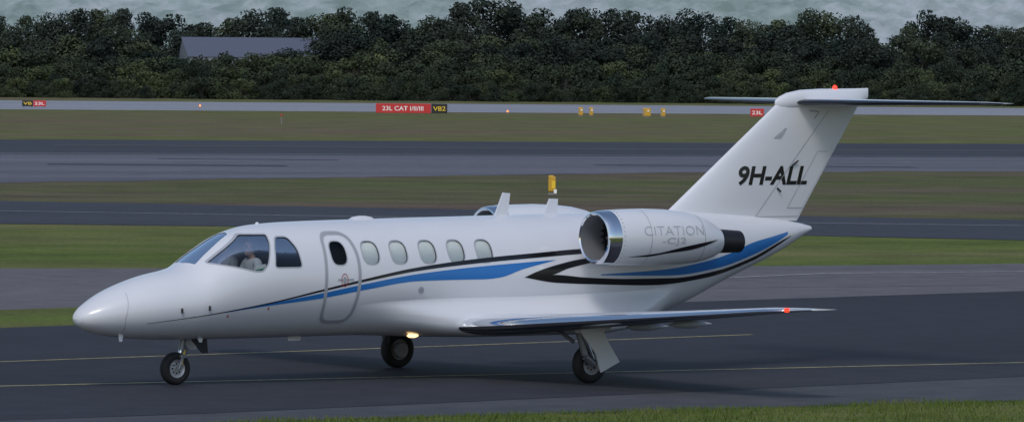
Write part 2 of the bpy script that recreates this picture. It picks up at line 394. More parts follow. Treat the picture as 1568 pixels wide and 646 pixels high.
# ------------------------------------------------------------------ engines
M_let=mat('lettering_grey',(.42,.43,.46),.5)
prof=[(8.20,.335,0),(8.185,.355,0),(8.19,.375,0),(8.22,.39,0),(8.30,.402,0),(8.42,.41,0),(8.421,.411,0),(8.7,.42,0),(9.1,.425,0),(9.5,.415,-.005),(9.8,.395,-.015),(10.05,.36,-.03),(10.25,.31,-.045),(10.40,.25,-.06),(10.50,.20,-.07)]
rf=pchip([(a,b) for a,b,c in prof[3:]]); cf=pchip([(a,c) for a,b,c in prof[3:]])
for s in (-1,1):
    ey=s*1.36; ez=2.08
    revolve('nacelle',prof,(0,ey,ez),'X',[M_white,M_chrome],jet,56,mi=lambda p:1 if p.center.x<8.42 else 0)
    revolve('intake_duct',[(8.20,.335),(8.35,.31),(8.6,.30)],(0,ey,ez),'X',M_gear,jet,48)
    revolve('fan_disc',[(8.60,.30),(8.601,.06)],(0,ey,ez),'X',M_fan,jet,40)
    revolve('spinner',[(8.42,.004),(8.46,.03),(8.52,.055),(8.60,.085)],(0,ey,ez),'X',M_gear,jet,24)
    v=[];f=[]
    for k in range(20):
        a=2*math.pi*k/20; 
        for (r,da,dx) in ((.07,0,-.02),(.07,.20,.03),(.295,.14,.03),(.295,.0,-.04)):
            v.append((8.57+dx,ey+r*math.cos(a+da),ez+r*math.sin(a+da)))
        f.append((4*k,4*k+1,4*k+2,4*k+3))
    obj('fan_blades',v,f,M_fan,jet)
    revolve('nacelle_tail_ring',[(10.50,.20,-.07),(10.49,.15,-.07)],(0,ey,ez),'X',M_alu,jet,40)
    revolve('exhaust_nozzle',[(10.44,.185,-.07),(10.6,.178,-.075),(10.93,.165,-.085),(10.93,.15,-.085),(10.5,.15,-.08),(10.5,.01,-.08)],(0,ey,ez),'X',M_exh,jet,40)
    rings=[]
    for yy in (.45,1.02):
        A,_=airf(14,.075); rings.append([(8.95+a*2.0,s*yy,2.06+(yy-.5)*.03+b*2.0) for a,b in A])
    loft('pylon',rings,M_white,jet)
    nm_=lambda x,z,o=.005:Vector((x,ey+s*math.sqrt(max((rf(x)+o)**2-(z-ez-cf(x))**2,1e-4)),z))
    tp=pchip([(8.60,1.80),(9.1,1.85),(9.6,1.945),(10.0,2.005),(10.30,2.04)]); bt=pchip([(8.60,1.798),(8.9,1.80),(9.3,1.85),(9.7,1.89),(10.0,1.95),(10.30,2.037)])
    v=[];f=[];nx=60
    for i in range(nx+1):
        x=8.60+1.70*i/nx
        for j in range(5): v.append(nm_(x,bt(x)+(tp(x)-bt(x))*j/4))
    for i in range(nx):
        for j in range(4): a=i*5+j; f.append((a,a+1,a+6,a+5))
    obj('nacelle_stripe',v,f,M_black,jet,True)
    if s<0:
        text('nacelle_lettering','CITATION',.135,8.82,2.12,1.16,nm_,M_let,bold=-.002)
        text('nacelle_lettering','-CJ2',.12,9.15,1.965,.46,nm_,M_let)
    v=[];f=[]
    for xx in (8.95,10.0):
        b0=len(v)
        for j in range(41):
            t=-1.3+2.6*j/40
            for dx in (0,.01): v.append((xx+dx,ey+s*(rf(xx)+.003)*math.cos(t),ez+cf(xx)+(rf(xx)+.003)*math.sin(t)))
        for j in range(40): a=b0+2*j; f.append((a,a+1,a+3,a+2))
    obj('cowl_joint',v,f,M_line,jet,True)
    v=[];f=[]
    for k in range(18):
        x=8.46;t=-1.4+2.8*k/17; y=ey+s*(rf(x)+.003)*math.cos(t); z=ez+(rf(x)+.003)*math.sin(t)
        b0=len(v); v+=[(x-.008,y,z-.008),(x+.008,y,z-.008),(x+.008,y,z+.008),(x-.008,y,z+.008)]; f.append((b0,b0+1,b0+2,b0+3))
    obj('rivets',v,f,M_line,jet)

# antennas etc.
def blade(name,poly,w,y=0):
    plate(name,poly,y-w/2,y+w/2,M_white,jet)
blade('antenna',[(7.36,2.36),(7.60,2.36),(7.645,2.71),(7.52,2.72)],.03)
blade('antenna',[(8.27,2.38),(8.52,2.38),(8.54,2.62),(8.39,2.625)],.03)
blade('antenna',[(3.62,.68),(3.9,.68),(3.86,.60),(3.66,.60)],.03)
blade('drain_mast',[(.60,.78),(.68,.75),(.66,.66),(.62,.66)],.02,-.2)
blade('drain_mast',[(1.94,.70),(2.04,.70),(2.02,.62),(1.98,.62)],.02,-.2)
blade('drain_mast',[(9.85,.86),(10.05,.92),(10.02,.80)],.02,-.1)
rg=[]
for x,h in ((4.76,.002),(4.80,.04),(4.9,.055),(5.0,.055),(5.1,.04),(5.14,.002)):
    rg.append([(x,.09*math.cos(t),2.335+(h+.01)*max(0,math.sin(t))) for t in np.linspace(0,math.pi,14)])
loft('gps_dome',rg,M_white,jet)
revolve('cockpit_light',[(0,.03),(.03,.025),(.04,.004)],(3.1,0,2.285),'Z',M_white,jet,10)
revolve('belly_lamp',[(-.09,.008),(-.05,.028),(.04,.030),(.10,.012)],(5.58,-.42,.650),'X',M_warm,jet,14)
tube('belly_lamp_mount',(5.58,-.42,.67),(5.60,-.40,.80),.03,.04,M_white,jet,10)

# ------------------------------------------------------------------ landing gear
def wheel(c,r,w,parent,side_=-1,name='wheel'):
    h=w/2
    revolve('tyre',[(-h*.75,r*.55),(-h,r*.68),(-h*.98,r*.82),(-h*.75,r*.95),(-h*.35,r),(h*.35,r),(h*.75,r*.95),(h*.98,r*.82),(h,r*.68),(h*.75,r*.55)],c,'Y',M_rubber,parent,36)
    revolve('hub',[(-h*.78,r*.56),(-h*.70,r*.50),(-h*.45,r*.42),(-h*.5,r*.15),(-h*.8,r*.13),(-h*.8,.003)],c,'Y',M_hub,parent,24)
    revolve('hub_back',[(h*.78,r*.56),(h*.6,r*.45),(h*.6,.003)],c,'Y',M_hub,parent,24)
    v=[];f=[]
    for k in range(8):
        a=2*math.pi*k/8; x=c[0]+r*.29*math.cos(a); z=c[2]+r*.29*math.sin(a); q=r*.05; b0=len(v)
        v+=[(x-q,c[1]-h*.5-.004,z-q),(x+q,c[1]-h*.5-.004,z-q),(x+q,c[1]-h*.5-.004,z+q),(x-q,c[1]-h*.5-.004,z+q)]; f.append((b0,b0+1,b0+2,b0+3))
    obj('hub_holes',v,f,M_dark,parent)
wheel((1.70,0,.244),.235,.15,jet)
tube('nose_strut',(1.90,0,.95),(1.80,0,.50),.05,.045,M_gear,jet)
tube('nose_oleo',(1.80,0,.52),(1.765,0,.38),.03,.03,M_chrome,jet)
for y in (-.10,.10):
    tube('nose_fork',(1.775,y*.9,.42),(1.70,y,.235),.024,.022,M_gear,jet)
box('nose_fork_crown',(1.775,0,.42),(.1,.24,.05),M_gear,jet,.01)
tube('nose_link',(1.84,0,.62),(1.92,0,.48),.018,.018,M_gear,jet); tube('nose_link',(1.92,0,.48),(1.79,0,.40),.018,.018,M_gear,jet)
tube('nose_hose',(1.82,-.07,.5),(1.74,-.11,.30),.014,.014,M_yel,jet,8)
plate('nose_gear_door',[(1.86,.68),(2.14,.66),(2.16,.46),(2.06,.46)],-.16,-.14,M_dark,jet)
plate('nose_gear_door',[(1.86,.68),(2.14,.66),(2.16,.50),(2.06,.50)],.14,.16,M_white,jet)
for s in (-1,1):
    wheel((7.33,s*2.40,.290),.28,.17,jet)
    tube('main_strut',(7.05,s*2.45,.92),(7.18,s*2.50,.42),.06,.05,M_gear,jet)
    tube('trailing_link',(7.16,s*2.52,.40),(7.33,s*2.52,.28),.05,.045,M_gear,jet)
    tube('main_damper',(7.12,s*2.5,.75),(7.32,s*2.52,.36),.03,.025,M_chrome,jet)
    tube('side_brace',(7.0,s*2.45,.62),(7.0,s*1.9,.85),.03,.03,M_gear,jet)
    revolve('brake_unit',[(-.03,.01),(-.03,.11),(.03,.12),(.03,.01)],(7.33,s*2.30,.28),'Y',M_gear,jet,20)
    plate('gear_leg_door',[(6.99,.80),(7.42,.82),(7.52,.62),(7.74,.32),(7.40,.17),(7.30,.45)],s*2.60,s*2.575,M_white,jet)
    plate('gear_hinge_fairing',[(6.95,.84),(7.55,.86),(7.50,.78),(7.0,.75)],s*2.66,s*2.50,M_white,jet)
    if s>0: plate('inner_gear_door',[(6.55,.72),(6.95,.72),(6.75,.62),(6.50,.44)],s*1.50,s*1.47,M_dark,jet)

# pilots
def skin(name,V,E,R,m,parent):
    me=bpy.data.meshes.new(name); me.from_pydata(V,E,[]); me.materials.append(m); o=link(bpy.data.objects.new(name,me),parent)
    md=o.modifiers.new('skin','SKIN'); me.skin_vertices[0].data[0].use_root=True
    for i,r in enumerate(R): me.skin_vertices[0].data[i].radius=(r,r)
    sb=o.modifiers.new('s','SUBSURF'); sb.levels=2; sb.render_levels=2
    return o
M_skin=mat('skin',(.50,.29,.20),.5); M_shirt=mat('white_shirt',(.65,.66,.68),.8); M_hair=mat('dark_hair',(.03,.02,.015),.7); M_trou=mat('dark_trousers',(.015,.017,.025),.8)
for py in (-.30,.30):
    P=empty('pilot')
    x=2.80
    skin('torso_shirt',[(x+.05,py,1.32),(x+.06,py,1.50),(x+.04,py,1.66),(x+.02,py,1.78),(x+.02,py-.17,1.74),(x-.06,py-.20,1.56),(x-.26,py-.16,1.58),(x+.02,py+.17,1.74),(x-.06,py+.20,1.56),(x-.26,py+.14,1.62)],
      [(0,1),(1,2),(2,3),(3,4),(4,5),(5,6),(3,7),(7,8),(8,9)],[.15,.14,.13,.085,.07,.055,.045,.07,.055,.045],M_shirt,P)
    skin('neck',[(x+.02,py,1.76),(x+.0,py,1.88)],[(0,1)],[.06,.055],M_skin,P)
    for sg in (-1,1):
        hx=x-.27; hy=py+sg*.15; hz=1.60
        skin('hand',[(hx+.02,hy,hz),(hx-.06,hy,hz+.01),(hx-.10,hy,hz+.0)],[(0,1),(1,2)],[.03,.036,.03],M_skin,P)
        for k in range(4): skin('finger',[(hx-.08,hy+(k-1.5)*.02,hz+.01),(hx-.13,hy+(k-1.5)*.021,hz+.005),(hx-.14,hy+(k-1.5)*.021,hz-.03)],[(0,1),(1,2)],[.009,.008,.007],M_skin,P)
        skin('thumb',[(hx-.04,hy-sg*.03,hz),(hx-.09,hy-sg*.05,hz-.01)],[(0,1)],[.011,.009],M_skin,P)
        skin('thigh',[(x+.02,py+sg*.09,1.22),(x-.4,py+sg*.12,1.28),(x-.55,py+sg*.12,.95)],[(0,1),(1,2)],[.085,.07,.05],M_trou,P)
    rg=[]
    for zz,rx,ry,ox in ((1.85,.03,.03,-.03),(1.87,.065,.05,-.02),(1.91,.082,.064,-.005),(1.96,.092,.073,0),(2.01,.096,.076,.005),(2.05,.09,.072,.01),(2.085,.065,.055,.01),(2.10,.02,.02,.01)):
        rg.append([(x-.02+ox+rx*math.cos(t)*(1),py+ry*math.sin(t),zz) for t in np.linspace(0,2*math.pi,21)[:-1]])
    loft('head',rg,M_skin,P)
    tube('nose',(x-.105,py,1.985),(x-.128,py,1.955),.008,.014,M_skin,P,8)
    for sg in (-1,1): revolve('sunglass_lens',[(-.004,.02),(.006,.02)],(x-.108,py+sg*.034,1.985),'X',M_black,P,12,cap=True)
    box('mouth',(x-.096,py,1.918),(.008,.04,.008),M_redm,P)
    for sg in (-1,1): revolve('ear_headset',[(-.02,.012),(-.018,.035),(.018,.035),(.02,.012)],(x-.01,py+sg*.082,1.975),'Y',M_black,P,14)
    rg=[]
    for zz,rx,ry,ox in ((1.93,.075,.072,.025),(1.97,.085,.08,.02),(2.02,.088,.083,.018),(2.06,.092,.078,.01),(2.09,.075,.062,.012),(2.11,.03,.03,.012)):
        rg.append([(x-.02+ox+rx*math.cos(t),py+ry*math.sin(t),zz) for t in np.linspace(0,2*math.pi,21)[:-1]])
    loft('hair',rg,M_hair,P)
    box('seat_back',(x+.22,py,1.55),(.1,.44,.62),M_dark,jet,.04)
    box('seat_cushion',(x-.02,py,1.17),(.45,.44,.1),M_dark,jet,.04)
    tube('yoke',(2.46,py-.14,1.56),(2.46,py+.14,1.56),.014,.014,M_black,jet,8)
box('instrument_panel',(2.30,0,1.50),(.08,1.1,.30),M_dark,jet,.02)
gridfill('placard',[(2.60,1.66),(2.76,1.68),(2.78,1.76),(2.62,1.74)],lambda x,z:side(x,z,-.03),M_card,jet)
gridfill('placard_band',[(2.60,1.66),(2.76,1.68),(2.765,1.70),(2.605,1.68)],lambda x,z:side(x,z,-.026),M_cardg,jet)

# ------------------------------------------------------------------ ground
def asphalt(name,dark,light,sc=.35,ang=0,st=(.25,1,1)):
    m=mat(name,dark,.85,spec=.25)
    a=noise(m,.09,5,stretch=(st,ang)); b=noise(m,sc*4,6); c=noise(m,30,3)
    r=ramp(m,[(.3,dark),(.7,light)],a.outputs[0]); r2=ramp(m,[(.3,(.80,)*3),(.7,(1.15,)*3)],b.outputs[0])
    r3=ramp(m,[(.3,(.8,)*3),(.7,(1.2,)*3)],c.outputs[0])
    o=mix(m,mix(m,r.outputs[0],r2.outputs[0],1.0,'MULTIPLY'),r3.outputs[0],1.0,'MULTIPLY'); setcol(m,o); bump(m,c.outputs[0],.3,.01)
    return m
M_as1=asphalt('dark_asphalt',(.021,.022,.030),(.036,.037,.048),ang=-.05,st=(.12,1,1))
M_as2=asphalt('shoulder_asphalt',(.055,.058,.068),(.075,.078,.088),ang=.0)
M_pink=asphalt('worn_asphalt',(.115,.108,.115),(.155,.145,.152),ang=.2)
M_as3=asphalt('far_asphalt',(.035,.038,.052),(.052,.055,.070),ang=.5)
M_as4=asphalt('apron_asphalt',(.070,.074,.095),(.155,.155,.18),ang=.36,st=(.12,1,1))
M_rw=asphalt('runway_concrete',(.24,.25,.285),(.30,.31,.345),ang=.5)
def grass(name,g1,g2,br,brm=.5,sc=.06,ang=.5):
    m=mat(name,g1,.95,spec=.1)
    a=noise(m,sc,6,rough=.65,stretch=((.3,1,1),ang)); b=noise(m,.9,6,rough=.7); c=noise(m,7,4,rough=.8); d=noise(m,.25,4)
    base=ramp(m,[(.3,g1),(.7,g2)],b.outputs[0]); fb=ramp(m,[(brm-.05,(0,0,0)),(brm+.12,(1,1,1))],a.outputs[0])
    o=mix(m,base.outputs[0],br,fb.outputs[0]); r3=ramp(m,[(.3,(.55,)*3),(.7,(1.4,)*3)],c.outputs[0]); r4=ramp(m,[(.3,(.78,)*3),(.7,(1.22,)*3)],d.outputs[0])
    setcol(m,mix(m,mix(m,o,r3.outputs[0],1.0,'MULTIPLY'),r4.outputs[0],1,'MULTIPLY')); bump(m,c.outputs[0],.6,.05); return m
M_gr=grass('grass_far',(.098,.114,.036),(.155,.162,.056),(.150,.115,.076),.50,.05,.48)
M_gr2=grass('grass_near',(.080,.114,.022),(.128,.162,.036),(.150,.148,.056),.51,.10,.4)
M_gr3=grass('grass_mid',(.078,.094,.034),(.120,.132,.048),(.130,.098,.072),.48,.06,.3)
def sheet(name,poly,z,m):
    bm=bmesh.new(); f=bm.faces.new([bm.verts.new((x,y,z)) for x,y in poly]); bmesh.ops.recalc_face_normals(bm,faces=[f])
    if f.normal.z<0: f.normal_flip()
    bmesh.ops.triangulate(bm,faces=bm.faces[:])
    me=bpy.data.meshes.new(name); bm.to_mesh(me); bm.free(); me.materials.append(m); return link(bpy.data.objects.new(name,me))
def between(name,near,far,z,m): return sheet(name,near+far[::-1],z,m)
def ragged(pts,amp,step,seed=1):
    rr_=random.Random(seed); o=[]
    for i in range(len(pts)-1):
        a=Vector(pts[i]);b=Vector(pts[i+1]);n=max(1,int((b-a).length/step))
        for k in range(n):
            p=a+(b-a)*k/n; o.append((p.x+rr_.gauss(0,amp)*.3,p.y+(rr_.gauss(0,amp) if (i or k) else 0)))
    o.append(tuple(pts[-1])); return o
sheet('ground',[(-3000,-3000),(7000,-3000),(7000,7000),(-3000,7000)],0,M_gr)
grassb=[(-80,-7.4),(-1.3,-7.8),(10.1,-8.8),(90,-15)]
shoulder=[(-80,-6.6),(-1.6,-5.9),(14.3,-4.0),(60,1.5),(150,12)]
darktop=[(-80,6),(8.7,16.1),(26.4,19.7),(36.5,21.1),(60,24),(150,36)]
between('grass_verge',[(-80,-80),(120,-80)],grassb,.004,M_gr2)
between('taxiway_shoulder',grassb,[(-80,-5.5),(-1.6,-4.8),(14.3,-3),(60,2.5),(150,13)],.008,M_as2)
between('taxiway',shoulder,darktop,.012,M_as1)
pinktop=[(-80,80),(23.8,40.3),(28.1,38.5),(39.8,35.0),(47.6,33.6),(75,29),(150,20)]
between('crossing_taxiway',[(-80,0),(8,12),(40,18),(60,20)],pinktop[:5]+[(75,29)],.008,M_pink)
sheet('grass_island',[(-80,5.8),(8.7,15.9),(26,19.4),(22,20.3),(17,22.0),(14.5,22.6),(8.0,21.5),(-80,7.5)],.010,M_gr2)
g5=[(-60,168),(0,110),(41.5,68.9),(46.2,64.7),(56.4,52.5),(62,43),(90,8)]
d6=[(-60,222),(20,135),(54.7,90),(63.4,76.3),(68,68),(74.3,60),(112,18)]
between('grass_strip',pinktop,[(-78,190),(41.5,72),(60,55),(100,40),(150,30)],.0055,M_gr2)
between('parallel_taxiway',ragged(g5,.12,1.2,3),ragged(d6,.15,1.2,4),.015,M_as3)
g7=[(-60,240),(40,128),(68.4,112.2),(106.9,121.5),(124.3,120.4),(200,105),(300,75)]
a8=[(-60,262),(122.5,199.4),(176.9,180.0),(340,122)]
lite=[(-60,245),(99.6,162.4),(146.5,145.5),(320,88)]
between('grass_band',d6,g7,.0025,M_gr3)
between('apron_pavement',ragged(g7,.35,1.5,5),a8,.008,M_as4)
between('far_taxiway',lite,ragged(a8,.5,2,6),.012,M_as3)
g9=[(60,392),(208,334),(245,318),(291.4,303),(450,250)]
rw=[(0,536),(249.4,403.8),(334.7,358.5),(600,216)]
between('far_grass',a8,g9,.004,M_gr)
between('runway',g9,rw,.008,M_rw)
# painted lines
M_yl=mat('yellow_marking',(.42,.36,.17),.7); M_wl=mat('white_marking',(.6,.6,.62),.7); M_tar=mat('tar_seal',(.03,.03,.034),.6)
for mm,cc in ((M_yl,(.42,.36,.17)),(M_wl,(.6,.6,.62))):
    n=noise(mm,6,5); r=ramp(mm,[(.35,tuple(c*.45 for c in cc)),(.6,cc)],n.outputs[0]); setcol(mm,r.outputs[0])
def line(name,pts,w,z,m):
    v=[];f=[]
    for i,p in enumerate(pts):
        a=Vector(pts[max(i-1,0)]);b=Vector(pts[min(i+1,len(pts)-1)]);d=(b-a).normalized();q=Vector((-d.y,d.x))*w/2;p=Vector(p)
        v+=[(*(p+q),z),(*(p-q),z)]
        if i: f.append((2*i-2,2*i-1,2*i+1,2*i))
    return obj(name,v,f,m)
line('taxi_line',[(-80,8.5),(-.7,.8),(17.1,-.9),(60,-4.8)],.16,.016,M_yl)
line('taxi_line',[(-80,-3.5),(-10,4.9),(2.8,6.5),(12.2,7.5),(19.1,8.4)],.14,.017,M_yl)
line('taxi_line',[(26,26.6),(39,30.5),(60,27)],.12,.016,M_wl)
line('far_line',[(116.4,184.4),(139.7,170),(165,162)],.35,.018,M_yl)
line('edge_line',[(60,394),(208,336.5),(245,320),(291.4,305.5),(450,252)],1.0,.012,M_wl)
line('edge_line',[(0,533),(249.4,400.8),(334.7,355.5),(600,213)],1.0,.012,M_wl)
line('far_line',[(30,220),(99.6,165),(146.5,148),(320,90)],.3,.018,M_wl)
line('far_line',[(40,90),(60,66),(70,56)],.15,.019,M_wl)
rt=random.Random(3)
for k in range(7):
    x=75+k*9+rt.random()*4; y=118+ (k%3)*8+rt.random()*10
    pts=[(x,y)]
    for j in range(6): pts.append((pts[-1][0]+1.5+rt.random()*2,pts[-1][1]-1+rt.random()*2.2))
    line('tar_seal',pts,.14,.016+.001*k,M_tar)
for (x0,y0,w_,l_) in ((88,140,10,3),(112,134,14,2.5),(100,150,8,2)):
    q=Vector((.85,-.52)); n_=Vector((.52,.85)); p=Vector((x0,y0))
    sheet('asphalt_patch',[tuple(p),tuple(p+q*w_),tuple(p+q*w_+n_*l_),tuple(p+n_*l_)],.010,M_as3)
for k in range(3): line('joint',[(20+k*4,27+k*4),(60,20+k*4.5)],.06,.0145,M_tar)

# grass blades on the near verge
M_bl=mat('grass_blades',(.07,.11,.025),.8,spec=.15)
gi=noise(M_bl,1.2,4); rr=ramp(M_bl,[(.3,(.07,.108,.020)),(.55,(.115,.16,.036)),(.75,(.17,.17,.07))],gi.outputs[0]); setcol(M_bl,rr.outputs[0])
def blades(name,n,region,edge,h0,h1,w):
    v=[];f=[]
    gx=[p[0] for p in edge]; gy=[p[1] for p in edge]
    for i in range(n):
        x=random.uniform(*region[:2]); ye=np.interp(x,gx,gy); y=ye+.05*random.gauss(0,1)-(random.random()**1.5)*region[2]
        h=random.uniform(h0,h1)*(1+.5*math.sin(x*1.7+y)*math.sin(y*2.3)); a=random.random()*6.28; dx=math.cos(a)*w;dy=math.sin(a)*w; lx=random.gauss(0,.3)*h;ly=random.gauss(0,.3)*h
        b=len(v); v+=[(x-dx,y-dy,0),(x+dx,y+dy,0),(x+lx,y+ly,h)]; f.append((b,b+1,b+2))
    return obj(name,v,f,M_bl)
blades('grass_tufts',42000,(-4,22,7.0),grassb,.03,.09,.008)

# ------------------------------------------------------------------ far scenery laid out around the airfield (d = distance north-east, s = along the tree belt)
C0=Vector((-46.29,-72.52)); fwd=Vector((.597,.802)); rgt=Vector((.802,-.597))
def W2(d,s): p=C0+fwd*d+rgt*s; return p
def foliage(name,c1,c2,c3):
    m=mat(name,c1,.8,spec=.12); n=noise(m,.35,3); n2=noise(m,3,2)
    r=ramp(m,[(.32,c1),(.55,c2),(.75,c3)],n.outputs[0]); r2=ramp(m,[(.3,(.7,)*3),(.7,(1.3,)*3)],n2.outputs[0])
    info=m.node_tree.nodes.new('ShaderNodeObjectInfo'); r3=ramp(m,[(0,(.6,.68,.78)),(.55,(1,1,1)),(.8,(1.2,1.2,1.0)),(1,(1.8,1.75,1.3))],info.outputs['Random'])
    setcol(m,mix(m,mix(m,r.outputs[0],r2.outputs[0],1,'MULTIPLY'),r3.outputs[0],1,'MULTIPLY')); return m
M_leaf=foliage('leaves',(.029,.038,.031),(.040,.053,.039),(.058,.072,.047))  # greyed, bluish greens carry the distance haze in the leaf colour
M_leaf2=foliage('shrub_leaves',(.032,.043,.029),(.046,.061,.037),(.070,.084,.047))
M_bark=mat('bark',(.03,.028,.024),.9)
def treemesh(seed,H=10,Wd=3.4,nl=16,nq=170,ls=.33,lm=None,low=.25):
    rnd=random.Random(seed); v=[];f=[];mi=[]
    def cyl(p,q,r0,r1,n=6):
        p=Vector(p);q=Vector(q);d=(q-p).normalized();a=d.orthogonal().normalized();b=d.cross(a);b0=len(v)
        for P_,r in ((p,r0),(q,r1)):
            for j in range(n): v.append(P_+a*r*math.cos(6.283*j/n)+b*r*math.sin(6.283*j/n))
        for j in range(n): f.append((b0+j,b0+(j+1)%n,b0+n+(j+1)%n,b0+n+j)); mi.append(0)
    top=Vector((rnd.uniform(-.4,.4),rnd.uniform(-.4,.4),H*.6)); cyl((0,0,0),top,.28,.12)
    for i in range(nl):
        a=rnd.random()*6.283; u=(i+.5)/nl; z=H*(low+(1-low-.12)*u); prof_=math.sin(math.pi*min(1,(.15+u*.78)))**.6
        R=Wd*prof_*rnd.uniform(.25,.75); c=Vector((R*math.cos(a),R*math.sin(a),z)); cyl(top*rnd.uniform(.5,1),c,.08,.03)
        rl=rnd.uniform(.9,1.6)*Wd/3.4*(1.15-.35*u)
        for k in range(nq):
            d=Vector((rnd.gauss(0,1),rnd.gauss(0,1),rnd.gauss(0,1))).normalized()*rl*rnd.uniform(.35,1.06)**.6; d.z*=.75
            p=c+d; s=ls*rnd.uniform(.5,1.2); n_=(d.normalized()*.9+Vector((rnd.gauss(0,.6),rnd.gauss(0,.6),rnd.gauss(0,.6)+.3))).normalized(); ax=n_.orthogonal().normalized(); ay=n_.cross(ax); b0=len(v)
            v.extend([p-ax*s*.5,p-ay*s*.35,p+ax*s*.5,p+ay*s*.4]); f.append((b0,b0+1,b0+2,b0+3)); mi.append(1)
    me=bpy.data.meshes.new('tree'); me.from_pydata([tuple(q) for q in v],[],f); me.materials.append(M_bark); me.materials.append(lm or M_leaf); me.polygons.foreach_set('material_index',mi); me.update(); return me
protos=[treemesh(i,10,3.6+.35*(i%3),22,260,.34,None,.12) for i in range(6)]
shr=[treemesh(50+i,4,2.8,14,230,.27,M_leaf2,.03) for i in range(4)]
T=empty('distant_trees'); SH=empty('hedge_shrubs')
def put(me,d,s,h,base,parent,wx=1):
    p=W2(d,s); o=bpy.data.objects.new('tree_part',me); o.location=(p.x,p.y,-.1); k=h/base; o.scale=(k*wx,k*wx,k); o.rotation_euler=(0,0,random.random()*6.28); link(o,parent)
sil=[(-150,15),(-60,18),(0,20),(60,16),(130,12),(180,2),(230,14),(285,20),(322,48),(350,20),(400,6),(450,12),(470,26),(500,8),(530,2),(600,8),(660,22),(685,26),(705,-8),(760,-12),(800,8),(850,8),(950,6),(1000,14),(1040,16),(1100,4),(1150,24),(1200,10),(1245,-6),(1290,10),(1335,44),(1370,24),(1420,2),(1470,14),(1510,28),(1560,18),(1650,8),(1750,14)]
def silh(px): return float(np.interp(px,[a for a,b in sil],[b for a,b in sil]))
px=-260
while px<1850:
    d=random.uniform(642,660); y=silh(px)+random.uniform(-7,6); s=(px-784)/9293*d
    h=4.8+(81-y)*d/9293; put(random.choice(protos),d,s,h,10,T,random.uniform(.8,1.2)); px+=random.uniform(30,44)
for rowd,lo,hi,st in ((632,5.8,8.8,44),(622,4.6,7.2,38)):
    px=-300
    while px<1900:
        h=random.uniform(lo,hi)
        if 235<px<520: h=min(h,4.3)
        if not (rowd>630 and 262<px<500): put(random.choice(protos),rowd+random.uniform(-3,3),(px-784)/9293*rowd,h,10,T,1.4)
        px+=random.uniform(.7,1.2)*st
for rowd,lo,hi,st in ((612,3.4,5.2,30),(604,2.2,3.9,26),(597,1.2,2.4,22)):
    px=-300
    while px<1900:
        h=random.uniform(lo,hi)
        if rowd>610 and 240<px<500: h=random.uniform(3.9,4.7)
        put(random.choice(shr),rowd+random.uniform(-3,3),(px-784)/9293*rowd,h,4,SH,random.uniform(.9,1.4)); px+=random.uniform(.7,1.3)*st
# a few crowns standing in front of the shed's right end
for px,h in ((430,5.0),(455,5.4),(500,7.0),(530,7.6),(560,6.6)): put(protos[px%6],618,(px-784)/9293*618,h,10,T,1.5)
# hangar with blue-grey roof
M_roof=mat('roof_sheet',(.085,.095,.125),.5); rn=noise(M_roof,2.5,3,stretch=((8,8,.3),0)); r_=ramp(M_roof,[(.3,(.085,.095,.13)),(.7,(.13,.14,.185))],rn.outputs[0]); setcol(M_roof,r_.outputs[0])
M_wall=mat('grey_cladding',(.22,.24,.26),.7)
B=empty('hangar_building')
def P3(d,s,z): p=W2(d,s); return (p.x,p.y,z)
d0,dm=629,634
a,b=-35.3,-19.5
obj('roof',[P3(d0,a+1.6,4.1),P3(d0,b,4.1),P3(dm,b,6.15),P3(dm,a+.6,6.15),P3(639,b,4.1),P3(639,a,4.1)],[(0,1,2,3),(3,2,4,5)],M_roof,B)
obj('walls',[P3(d0+.1,a+1.7,0),P3(d0+.1,b,0),P3(d0+.1,b,4.09),P3(d0+.1,a+1.7,4.09),P3(639,a+.1,0),P3(639,a+.1,4.09),P3(dm,a+.7,6.05),P3(639,b,0),P3(639,b,4.09),P3(dm,b,6.05)],[(0,1,2,3),(4,0,3,6,5),(1,7,8,9,2),(7,4,5,8)],M_wall,B)
for k in range(4): obj('door',[P3(d0-.02,a+4+k*3.5,0),P3(d0-.02,a+6.5+k*3.5,0),P3(d0-.02,a+6.5+k*3.5,3.2),P3(d0-.02,a+4+k*3.5,3.2)],[(0,1,2,3)],M_roof,B)
# ---- hills: woodland slope with distance haze painted into its pale colours, a patchwork of tree canopy
M_hill=mat('hill_woodland_hazed',(.2,.26,.22),1,spec=0)
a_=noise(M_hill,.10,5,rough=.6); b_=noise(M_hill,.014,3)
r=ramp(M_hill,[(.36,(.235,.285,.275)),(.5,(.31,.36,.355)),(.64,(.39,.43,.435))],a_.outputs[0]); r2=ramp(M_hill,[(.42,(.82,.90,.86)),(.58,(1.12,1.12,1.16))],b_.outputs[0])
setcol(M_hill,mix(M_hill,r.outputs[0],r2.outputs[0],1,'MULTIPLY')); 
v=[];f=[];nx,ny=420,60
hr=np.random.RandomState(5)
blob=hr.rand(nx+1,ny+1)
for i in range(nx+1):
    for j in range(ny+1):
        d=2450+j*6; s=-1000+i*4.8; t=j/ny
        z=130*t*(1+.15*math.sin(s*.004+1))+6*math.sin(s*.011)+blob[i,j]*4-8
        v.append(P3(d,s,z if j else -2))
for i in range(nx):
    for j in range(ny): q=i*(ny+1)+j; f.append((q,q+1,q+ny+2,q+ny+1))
hl=obj('hills',v,f,M_hill,None,True)
